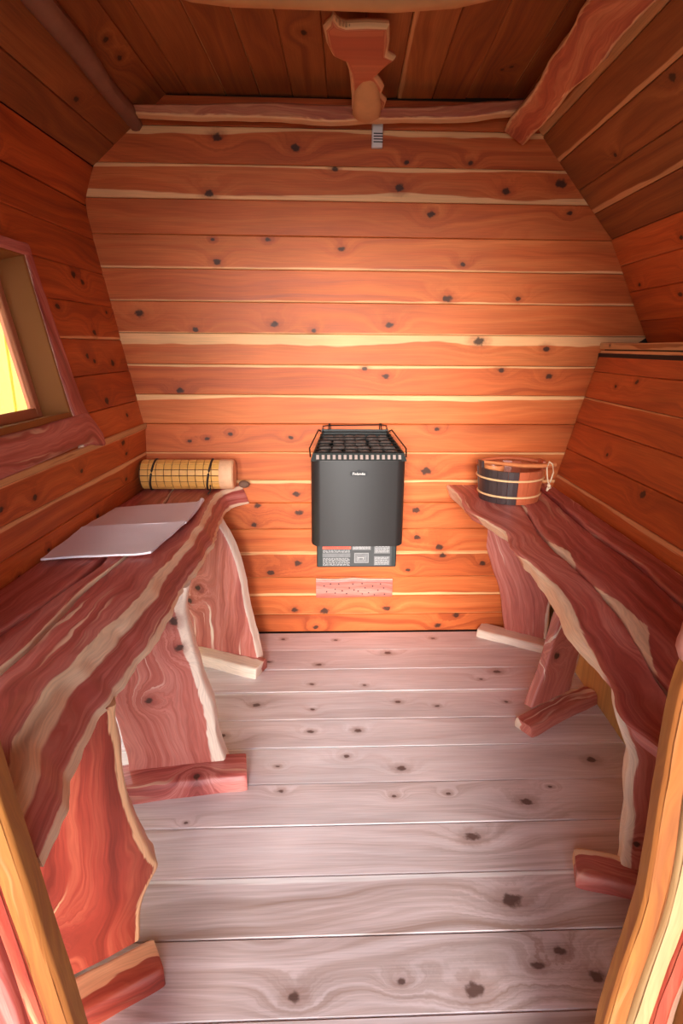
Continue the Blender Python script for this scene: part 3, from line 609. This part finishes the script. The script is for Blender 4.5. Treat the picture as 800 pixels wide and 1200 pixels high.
slab('plank', [(-.02, -.045, .045), (.12, -.052, .05), (.3, -.042, .056), (.5, -.056, .05), (.65, -.05, .06), (.8, -.066, .056), (1.0, -.06, .06), (1.4, -.07, .06), (1.9, -.06, .06)], .035, M_BEAM, rc, Mc, nrow=50, seed=52., wa=.006, wb=.005,
     props={'sapa': .012, 'sapb': .012})
cl = empty('ceiling_beam', (0, -.878, 2.185), label='pale-bottomed log crossing under the ceiling above the bracket', cat='beam')
tube('log', [(-.48, .02, .02), (-.4, .01, .01), (-.3, 0, .0), (-.1, .0, -.002), (.1, .005, .0), (.25, 0, .004), (.36, -.01, .012), (.42, -.02, .02)], [.02, .03, .035, .042, .046, .044, .034, .02], plain('pale_log', (.62, .33, .13), .6, var=.3, scale=9, bump=.3), cl, seg=14, wob=.25)

# fishtail bracket under the ceiling
bk = empty('ceiling_bracket', (.02, -.4, 2.19), label='fishtail shaped red and cream cedar bracket hanging under the ceiling', cat='bracket')
OUT = [(-0.077, -0.691), (-0.062, -0.715), (-0.052, -0.745), (-0.035, -0.71), (-0.018, -0.70), (0.04, -.705), (0.097, -0.70), (.102, -.62), (0.102, -0.54), (0.128, -0.515), (.10, -.46), (0.076, -0.40), (.09, -.36), (0.105, -0.31), (.098, -.25), (.12, -.2), (0.115, -0.13), (.09, -.10), (0.055, -0.08), (0.004, -0.10), (.004, -.22), (-0.001, -0.346), (-.006, -.43), (-0.019, -0.505), (-0.057, -0.54), (-0.07, -0.60)]
def fish(name, outline, z_bot, z_top, mat, parent, seed, props, sc=1.0):
    bm = bmesh.new(); la = bm.verts.layers.float.new('ea'); lb_ = bm.verts.layers.float.new('eb'); lt = bm.verts.layers.float.new('tl'); lw = bm.verts.layers.float.new('sw')
    cxx, cyy = .025, -.4
    def ring(ins, z, ea):
        r = []
        n = len(outline)
        for i, (x, y) in enumerate(outline):
            px, py = outline[i-1]; qx, qy = outline[(i+1) % n]
            t = Vector((qx - px, qy - py)).normalized(); nn = Vector((-t.y, t.x))
            p = Vector((x, y)) + nn * ins * sc
            v = bm.verts.new((p.x - .02, p.y + .4, z)); v[lw] = 1.0; v[la] = ea; v[lb_] = .2; v[lt] = y; r.append(v)
        return r
    rs = [ring(0, z_top, -.03), ring(-.004, (z_top + z_bot) / 2, -.012), ring(.0, z_bot + .006, 0.0), ring(.006, z_bot, .007), ring(.014, z_bot - .001, .03)]
    n = len(outline)
    for a, b in zip(rs, rs[1:]):
        for i in range(n): bm.faces.new((a[i], a[(i+1) % n], b[(i+1) % n], b[i]))
    bm.faces.new(rs[0]); f = bm.faces.new(rs[-1]); bmesh.ops.triangulate(bm, faces=[f])
    o = mesh_bm(name, bm, mat, parent, smooth=True)
    o['seed'] = seed; o['sapa'] = 0.; o['sapb'] = 0.; o['sapc'] = -1.; o['sapd'] = -1.
    for k, v in props.items(): o[k] = v
    return o
# orientation check: outline runs so that +n points inward
area = sum(OUT[i-1][0] * OUT[i][1] - OUT[i][0] * OUT[i-1][1] for i in range(len(OUT)))
if area < 0: OUT = OUT[::-1]
fish('plate', OUT, -.012, .012, M_BEAM, bk, 53., {'sapa': .008, 'sapc': -.006})
bm = bmesh.new()
for i in range(7):
    x = -.066 + i * .009; h = (.02, .035, .055, .045, .03, .022, .012)[i]
    vs = [bm.verts.new(p) for p in ((x - .022, -.27, -.012), (x - .010, -.27, -.012), (x - .010, -.27, .004), (x - .022, -.27, .004))]; tip = bm.verts.new((x - .016, -.30 - h, -.004))
    bm.faces.new(vs)
    for k in range(4): bm.faces.new((vs[k], vs[(k+1) % 4], tip))
mesh_bm('splinter_edge', bm, M_PALE, bk)
tube('stump', [(.035, .0, .0), (.03, .10, -.012), (.035, .20, -.022), (.035, .27, -.026), (.033, .305, -.02)], [.02, .042, .050, .05, .04], plain('pale_stump', (.72, .42, .18), .6, var=.3, scale=12, bump=.5), bk, seg=14, wob=.3, seed=2, flat=.45)

# ------------------------------------------------------------------ temperature sensor and vent slat on the far wall
M_WHITE = plain('white_plastic', (.78, .74, .70), .4, var=.03)
M_BLACK = plain('black_slot', (.012, .012, .014), .6)
sn = empty('wall_sensor', MB @ Vector((.10, 2.092, 0)), rz=TH, label='small white louvred sensor high on the far wall', cat='sensor')
box('housing', (-.021, .021, -.024, -.002, 0, .083), M_WHITE, sn, b=.003)
for i in range(4): box('slot', (-.015, .021, -.0246, -.0235, .017 + i * .0095, .021 + i * .0095), M_BLACK, sn, b=0)
vt = empty('wall_vent', MB @ Vector((.036, .190, 0)), rz=TH, label='pink perforated cedar vent board below the heater', cat='vent')
o = slab('vent_board', [(-.182, 0, .094), (-.1, -.002, .092), (0, 0, .096), (.08, .002, .091), (.182, .001, .092)], .02, M_LEG, vt, Matrix(((0, 1, 0, 0), (0, 0, -1, -.024), (1, 0, 0, 0), (0, 0, 0, 1))), nrow=24, wa=.001, wb=.002, seed=54., props={'sapb': .004})
hp = [(165, 435), (215, 420), (280, 420), (390, 422), (462, 418), (607, 422), (185, 483), (252, 462), (307, 476), (362, 453), (432, 480), (487, 453), (545, 440), (588, 473), (632, 455), (252, 494), (342, 500), (515, 494), (560, 510), (640, 506), (465, 502), (400, 470)]
hole_me = None
for x, y in hp:
    xx = (x - 402) / 300 * .182; zz = .094 - (y - 385) / 150 * .094
    if hole_me is None:
        bm = bmesh.new(); bmesh.ops.create_cone(bm, cap_ends=True, segments=8, radius1=.0035, radius2=.0035, depth=.002)
        h = mesh_bm('hole', bm, M_BLACK, vt, Matrix.Translation((xx, -.0245, zz)) @ Matrix.Rotation(pi/2, 4, 'X')); hole_me = h.data
    else: link('hole', hole_me, None, vt, Matrix.Translation((xx, -.0245, zz)) @ Matrix.Rotation(pi/2, 4, 'X'))

# ------------------------------------------------------------------ heater
M_FRONT = plain('heater_front_panel', (.019, .016, .015), .45, var=.08, scale=60, spec=.5)
M_CASE = plain('heater_case', (.010, .014, .012), .5, var=.1)
M_WIRE = plain('black_wire', (.02, .02, .02), .35, metal=.6)
M_STONE = plain('sauna_stone', (.11, .085, .075), .8, var=.4, scale=30, bump=.5)
ht = empty('sauna_heater', MB @ Vector((.028, .445, 0)), rz=TH, label='black wall mounted electric sauna heater filled with stones', cat='heater')
zb, ztf = .112, .470          # body bottom and front top above the root
# curved front panel with folded sides
pf = [(-.190, -.27), (-.186, -.300), (-.172, -.322), (-.15, -.330), (.15, -.330), (.172, -.322), (.186, -.300), (.190, -.27)]
prism('front_panel', pf, zb, ztf, M_FRONT, ht, b=.002, smooth=True)
bm = bmesh.new()
lo = [(-.188, -.272), (.188, -.272), (.150, -.03), (-.150, -.03)]
v0 = [bm.verts.new((x, y, zb + .004)) for x, y in lo]; v1 = [bm.verts.new((x, y, .470 if i < 2 else .50)) for i, (x, y) in enumerate(lo)]
bm.faces.new(v0[::-1])
for i in range(4): bm.faces.new((v0[i], v0[(i+1) % 4], v1[(i+1) % 4], v1[i]))
bm.faces.new(v1)
mesh_bm('case', bm, M_CASE, ht)
# slotted collar along the front of the stone tray
def yz(t): return (-.316 + .27 * t, .482 + .062 * t)   # slope of the tray rim from front to back
bm = bmesh.new()
a = [bm.verts.new(p) for p in ((-.190, -.322, .466), (.190, -.322, .466), (.182, -.306, .496), (-.182, -.306, .496))]
b_ = [bm.verts.new((v.co.x, v.co.y + .006, v.co.z - .002)) for v in a]
bm.faces.new(a); bm.faces.new(b_[::-1])
for i in range(4): bm.faces.new((a[i], b_[i], b_[(i+1) % 4], a[(i+1) % 4]))
mesh_bm('collar', bm, M_CASE, ht)
M_SLOT = plain('slot_pale', (.34, .25, .22), .5)
for i in range(16):
    x = -.163 + i * .0217
    box('collar_slot', (-.0055, .0055, -.0015, .001, -.009, .009), M_SLOT, ht, b=0, M=Matrix.Translation((x, -.3145, .481)) @ Matrix.Rotation(radians(-28), 4, 'X'))
for s in (-1, 1):
    bm = bmesh.new()
    q = [(s*.190, -.318, .466), (s*.150, -.035, .515), (s*.142, -.035, .548), (s*.182, -.306, .496)]
    a = [bm.verts.new(p) for p in q]; c_ = [bm.verts.new((p[0] - s*.006, p[1], p[2])) for p in q]
    bm.faces.new(a); bm.faces.new(c_[::-1])
    for i in range(4): bm.faces.new((a[i], c_[i], c_[(i+1) % 4], a[(i+1) % 4]))
    mesh_bm('tray_side', bm, M_CASE, ht)
    tube('side_rail', [(s*.192, -.29, .478), (s*.196, -.25, .505), (s*.160, -.05, .552), (s*.150, -.04, .545)], .003, M_WIRE, ht, seg=6)
box('tray_back', (-.146, .146, -.036, -.030, .50, .552), M_CASE, ht, b=0)
tube('guard_rail', [(-.142, -.03, .55), (-.140, -.03, .566), (-.115, -.03, .569), (.115, -.03, .572), (.138, -.03, .568), (.142, -.03, .55)], .0025, M_WIRE, ht, seg=6)
for s in (-1, 1): tube('guard_loop', [(s*.116, -.05, .552), (s*.114, -.04, .578), (s*.110, -.03, .578), (s*.108, -.03, .552)], .0022, M_WIRE, ht, seg=6)
for i in range(8):
    t = .10 + i * .115; y, z = yz(t); wdt = .182 - .038 * t
    tube('grate_bar', [(-wdt, y, z + .008), (0, y, z + .009), (wdt, y, z + .008)], .0022, M_WIRE, ht, seg=6)
# control box and rating labels
box('control_box', (-.168, .166, -.29, -.004, .006, .118), M_CASE, ht, b=.004)
M_LAB = plain('label_grey', (.16, .155, .155), .5, var=.25, scale=90); M_LAB2 = plain('label_dark', (.045, .045, .045), .5)
M_RED = plain('label_red', (.85, .10, .05), .5); M_INK = plain('label_ink', (.45, .43, .42), .5)
lp = empty('label_plate', (0, 0, 0)); lp.parent = ht
def lab(nm, x0, x1, z0, z1, m_, d=0.0): return box(nm, (x0, x1, -.2922 - d, -.2905 - d, z0, z1), m_, lp, b=0)
lab('plate', -.146, .146, .012, .104, M_LAB2)
lab('warning_strip', -.144, -.026, .088, .102, M_RED, .001)
lab('text_block', -.144, -.028, .052, .070, M_LAB, .001); lab('text_block', -.020, .058, .084, .102, M_LAB, .001)
lab('diagram', -.012, .050, .026, .072, M_LAB, .001); lab('text_block', .072, .138, .068, .104, M_LAB, .001); lab('text_block', .072, .138, .016, .056, M_LAB, .001)
bm = bmesh.new()
for blk in ((-.142, -.03, [.082, .078, .074]), (-.142, -.03, [.047, .043, .038, .034, .029, .025, .02, .016]), (-.016, .054, [.097, .093, .089]), (.076, .134, [.098, .092, .086, .08, .074]), (.076, .134, [.05, .044, .038, .032, .026, .02])):
    for z in blk[2]:
        x = blk[0]
        while x < blk[1] - .004:
            L_ = random.uniform(.004, .014); L_ = min(L_, blk[1] - x)
            add_box(bm, x, x + L_, -.2940, -.2934, z, z + .0018); x += L_ + random.uniform(.0015, .004)
t_ = mesh_bm('fine_print', bm, M_INK, lp); t_['kind'] = 'stuff'
bm = bmesh.new()
for (x0, x1, z0, z1) in ((-.010, .048, .069, .070), (-.010, .048, .028, .029), (-.010, -.009, .028, .07), (.047, .048, .028, .07), (.0, .036, .036, .037), (.0, .001, .036, .056), (.035, .036, .036, .056), (.004, .03, .05, .052), (.006, .008, .042, .052), (.026, .028, .042, .052)):
    add_box(bm, x0, x1, -.2942, -.2934, z0, z1)
mesh_bm('diagram_lines', bm, M_INK, lp)

def text(name, s, size, mat, parent, M, ex=.0004):
    cu = bpy.data.curves.new(name, 'FONT'); cu.body = s; cu.size = size; cu.extrude = ex; cu.align_x = 'CENTER'; cu.resolution_u = 2
    t0 = bpy.data.objects.new(name, cu); C.objects.link(t0)
    me = bpy.data.meshes.new_from_object(t0.evaluated_get(bpy.context.evaluated_depsgraph_get())); bpy.data.objects.remove(t0)
    me.materials.clear(); me.name = name
    return link(name, me, mat, parent, M)
RX = Matrix.Rotation(pi/2, 4, 'X')
text('warning_lettering', '! WARNING  VAROITUS', .0095, M_BLACK, lp, Matrix.Translation((-.085, -.2936, .0915)) @ RX)
bd = prism('badge', [(-.032, -.010), (.032, -.010), (.036, .0), (.032, .009), (.010, .010), (0, .017), (-.010, .010), (-.032, .009), (-.036, 0)], 0, .0015, M_BLACK, ht, M=Matrix.Translation((.0, -.330, .418)) @ RX)
text('badge_lettering', 'Finlandia', .0145, plain('badge_white', (.85, .80, .76), .35, var=.02), bd, Matrix.Translation((0, -.005, .0018)))

# stones
ms = []
for j in range(4):
    bm = bmesh.new(); bmesh.ops.create_icosphere(bm, subdivisions=2, radius=.026)
    for v in bm.verts: v.co *= 1 + .32 * mnoise.noise(v.co * 32 + Vector((j * 7, 0, 0)))
    for v in bm.verts: v.co.z *= .62
    me = bpy.data.meshes.new('stone'); bm.to_mesh(me); bm.free(); me.materials.append(M_STONE); ms.append(me)
HM = Matrix.Translation(ht.location) @ Matrix.Rotation(TH, 4, 'Z')
for r in range(5):
    for q in range(6):
        t = .10 + r * .2; y, z = yz(t); wdt = .150 - .034 * t
        x = -wdt + q * wdt * 2 / 5 + random.uniform(-.006, .006)
        o = link('stone', ms[random.randrange(4)], None, None, HM @ Matrix.Translation((x, y + random.uniform(-.008, .008) + (.008 if r == 0 else 0), z - .018)) @ Matrix.Rotation(random.uniform(0, 6), 4, 'Z'))
        tag(o, 'rough grey-brown stone lying under the wire grate of the heater', 'stone', 'stones piled in the heater')

# ------------------------------------------------------------------ bucket and ladle on the right bench
bx, by = .672, -.215
bu = empty('sauna_bucket', (bx, by, HB + .002), rz=0.0, label='round red and dark stave bucket with two pale hoops on the right bench', cat='bucket')
M_STR = plain('red_stave', (.52, .12, .05), .35, var=.25, scale=12); M_STD = plain('dark_stave', (.055, .035, .035), .35, var=.3, scale=12)
M_STO = plain('orange_stave', (.68, .22, .08), .35, var=.2, scale=12); M_HOOP = plain('pale_hoop', (.85, .52, .26), .4)
ns = 20
for i in range(ns):
    a0_, a1_ = 2*pi*i/ns + .006, 2*pi*(i+1)/ns - .006
    r0, r1, tk = .120, .136, .011
    am = (a0_ + a1_) / 2; deg = math.degrees(am) % 360
    hgt = .135 + .0
    if 172 < deg < 200 or deg > 350 or deg < 10: hgt = .162
    bm = bmesh.new(); f0 = []
    for (rr, z) in ((r0, 0), (r1, hgt)):
        for (ri, aa) in ((rr, a0_), (rr * 1.003, am), (rr, a1_), (rr - tk, a1_), (rr - tk, a0_)): f0.append(bm.verts.new((ri * cos(aa), ri * sin(aa), z)))
    bm.faces.new(f0[:5][::-1]); bm.faces.new(f0[5:])
    for k in range(5): bm.faces.new((f0[k], f0[(k+1) % 5], f0[5 + (k+1) % 5], f0[5 + k]))
    mt = M_STD if 170 < deg < 275 else (M_STO if deg > 318 and deg < 340 else M_STR)
    o = mesh_bm('stave', bm, mt, bu)
for z in (.030, .098):
    rr = .120 + .016 * z / .135 + .002
    tube('hoop', [(rr * cos(2*pi*k/40), rr * sin(2*pi*k/40), z) for k in range(40)], .0042, M_HOOP, bu, seg=8, closed=True)
lathe('bottom', [(.108, .006), (.108, .016)], M_STR, bu)
tube('handle', [(.150 * cos(a), .012, .15 + .0 * a) if False else (-.135 + .27 * k / 12, .03 + .02 * sin(pi * k / 12), .148 + .012 * sin(pi * k / 12)) for k, a in enumerate([0]*13)], .009, M_STR, bu, seg=10, flat=.8)
ld = empty('ladle', (bx - .02, by - .04, HB + .15), label='wooden ladle laid across the bucket with a knotted pale cord', cat='ladle')
tube('ladle_handle', [(-.10, .045, .004), (-.03, .01, .003), (.05, -.03, .002), (.12, -.038, .004), (.178, -.03, .008)], [.009, .010, .011, .012, .012], M_STO, ld, seg=10, flat=.75)
lathe('bowl', [(.018, -.045), (.034, -.040), (.042, -.015), (.042, .004), (.038, .004), (.036, -.014), (.028, -.034), (.01, -.036)], M_STO, ld, M=Matrix.Translation((-.055, .015, -.006)))
M_ROPE = plain('cotton_cord', (.88, .66, .44), .8, bump=.4, scale=200)
tube('cord', [(.140, -.048, -.002), (.142, -.052, .014), (.150, -.036, .022), (.162, -.046, .012), (.166, -.050, -.02), (.158, -.052, -.055), (.153, -.053, -.07), (.146, -.052, -.05), (.141, -.050, -.02)], .0028, M_ROPE, ld, seg=7, closed=True)
tube('cord_knot', [(.148, -.053, -.066), (.154, -.056, -.074), (.158, -.050, -.080), (.150, -.050, -.086), (.147, -.055, -.094)], [.005, .007, .0075, .006, .003], M_ROPE, ld, seg=8)

# ------------------------------------------------------------------ rolled bamboo mat on the left bench
M_BAM = plain('bamboo_tile', (.80, .40, .10), .35, var=.2, scale=25); M_BAM2 = plain('mat_backing', (.10, .035, .015), .8)
M_BEND = plain('mat_end', (.82, .46, .26), .6, var=.15, scale=60); M_STRAP = plain('dark_strap', (.03, .015, .012), .6)
mr = empty('bamboo_mat_roll', (-.70, -.125, HB + .005), rz=TH, label='rolled yellow bamboo tile mat with two dark straps on the left bench', cat='mat')
rl = .060; x0, x1 = -.185, .185
Mx = Matrix(((0, 0, 1, 0), (1, 0, 0, 0), (0, 1, 0, rl + .004), (0, 0, 0, 1)))
lathe('core', [(.052, x0 + .002), (.0585, x0), (.0585, x1), (.052, x1 - .002)], M_BAM2, mr, M=Mx, seg=36)
lathe('end_wrap', [(rl + .002, .148), (rl + .005, .152), (rl + .005, x1 + .018), (rl - .002, x1 + .024), (.02, x1 + .024)], M_BEND, mr, M=Mx, seg=36)
nc, nr_ = 10, 15; tme = None
for r in range(nr_):
    ang = 2*pi*r/nr_
    for c_ in range(nc):
        xx = x0 + .004 + (c_ + .5) * (.332 / nc)
        if tme is None:
            bm = bmesh.new(); wv = .332 / nc / 2 - .0012; hv = pi * rl / nr_ - .0014
            add_box(bm, -wv, wv, -hv, hv, -.002, .003, b=.001)
            o = mesh_bm('tile', bm, M_BAM, mr); tme = o.data
        else: o = link('tile', tme, None, mr)
        o.matrix_basis = Matrix.Translation((xx, 0, rl + .004)) @ Matrix.Rotation(ang, 4, 'X') @ Matrix.Translation((0, 0, rl))
for sx_ in (-.135, .105):
    tube('strap', [(sx_ + .012 * sin(2*pi*k/30), (rl + .006) * cos(2*pi*k/30), rl + .004 + (rl + .005) * sin(2*pi*k/30)) for k in range(30)], .0045, M_STRAP, mr, seg=8, closed=True)
tube('strap_end', [(.112, -.06, .03), (.114, -.064, .012), (.112, -.085, .004), (.110, -.10, .003)], .004, M_STRAP, mr, seg=6)

# ------------------------------------------------------------------ folded cloth on the left bench
cm = N('linen'); tc = cm.node('ShaderNodeTexCoord').outputs['Object']; k = cm.noise(tc, 350, 2)
cm.put(cm.b.inputs['Base Color'], (.88, .80, .85)); cm.b.inputs['Roughness'].default_value = .75; cm.bump(cm.M('ADD', k, cm.M('MULTIPLY', cm.noise(tc, 12, 3), 2.0)), .25, .002)
ct = empty('folded_towel', (-.72, -.70, HB + .004), label='white folded towel lying flat across the left bench', cat='towel')
def cloth(name, corners, nx, ny, zf, th=.006):
    bm = bmesh.new(); g = {}
    for lay in (0, 1):
        for i in range(nx + 1):
            for j in range(ny + 1):
                u, v = i / nx, j / ny
                a, b, c_, d = [Vector(p) for p in corners]
                p = (a * (1-u) + b * u) * (1-v) + (d * (1-u) + c_ * u) * v
                p = p + Vector((.004 * mnoise.noise(Vector((v * 4, 1.3, 0))) if i in (0, nx) else 0, .005 * sin(u * 5) * (1 if j in (0, ny) else 0)))
                z = zf(u, v) + .0015 * mnoise.noise(Vector((u * 5, v * 5, 2)))
                g[lay, i, j] = bm.verts.new((p.x + .72, p.y + .70, z + (th if lay else 0)))
    for i in range(nx):
        for j in range(ny):
            bm.faces.new((g[1,i,j], g[1,i+1,j], g[1,i+1,j+1], g[1,i,j+1])); bm.faces.new((g[0,i,j+1], g[0,i+1,j+1], g[0,i+1,j], g[0,i,j]))
    for i in range(nx):
        for j in (0, ny): bm.faces.new((g[0,i,j], g[0,i+1,j], g[1,i+1,j], g[1,i,j]))
    for j in range(ny):
        for i in (0, nx): bm.faces.new((g[0,i,j], g[0,i,j+1], g[1,i,j+1], g[1,i,j]))
    return mesh_bm(name, bm, cm.m, ct, smooth=True)
cloth('lower_fold', [(-.885, -1.02), (-.585, -.955), (-.556, -.67), (-.885, -.745)], 14, 14, lambda u, v: .003 + .010 * v ** 3 + .004 * max(0, u - .9) * 10)
cloth('upper_fold', [(-.885, -.748), (-.556, -.673), (-.572, -.36), (-.88, -.47)], 14, 14, lambda u, v: .003 + .010 * (1 - v) ** 2 + .012 * max(0, u - .93) * 14 * v)
tube('rolled_hem', [(.150, .03, .006), (.155, .12, .008), (.152, .22, .010), (.146, .33, .016)], [.004, .005, .007, .009], cm.m, ct, seg=8)
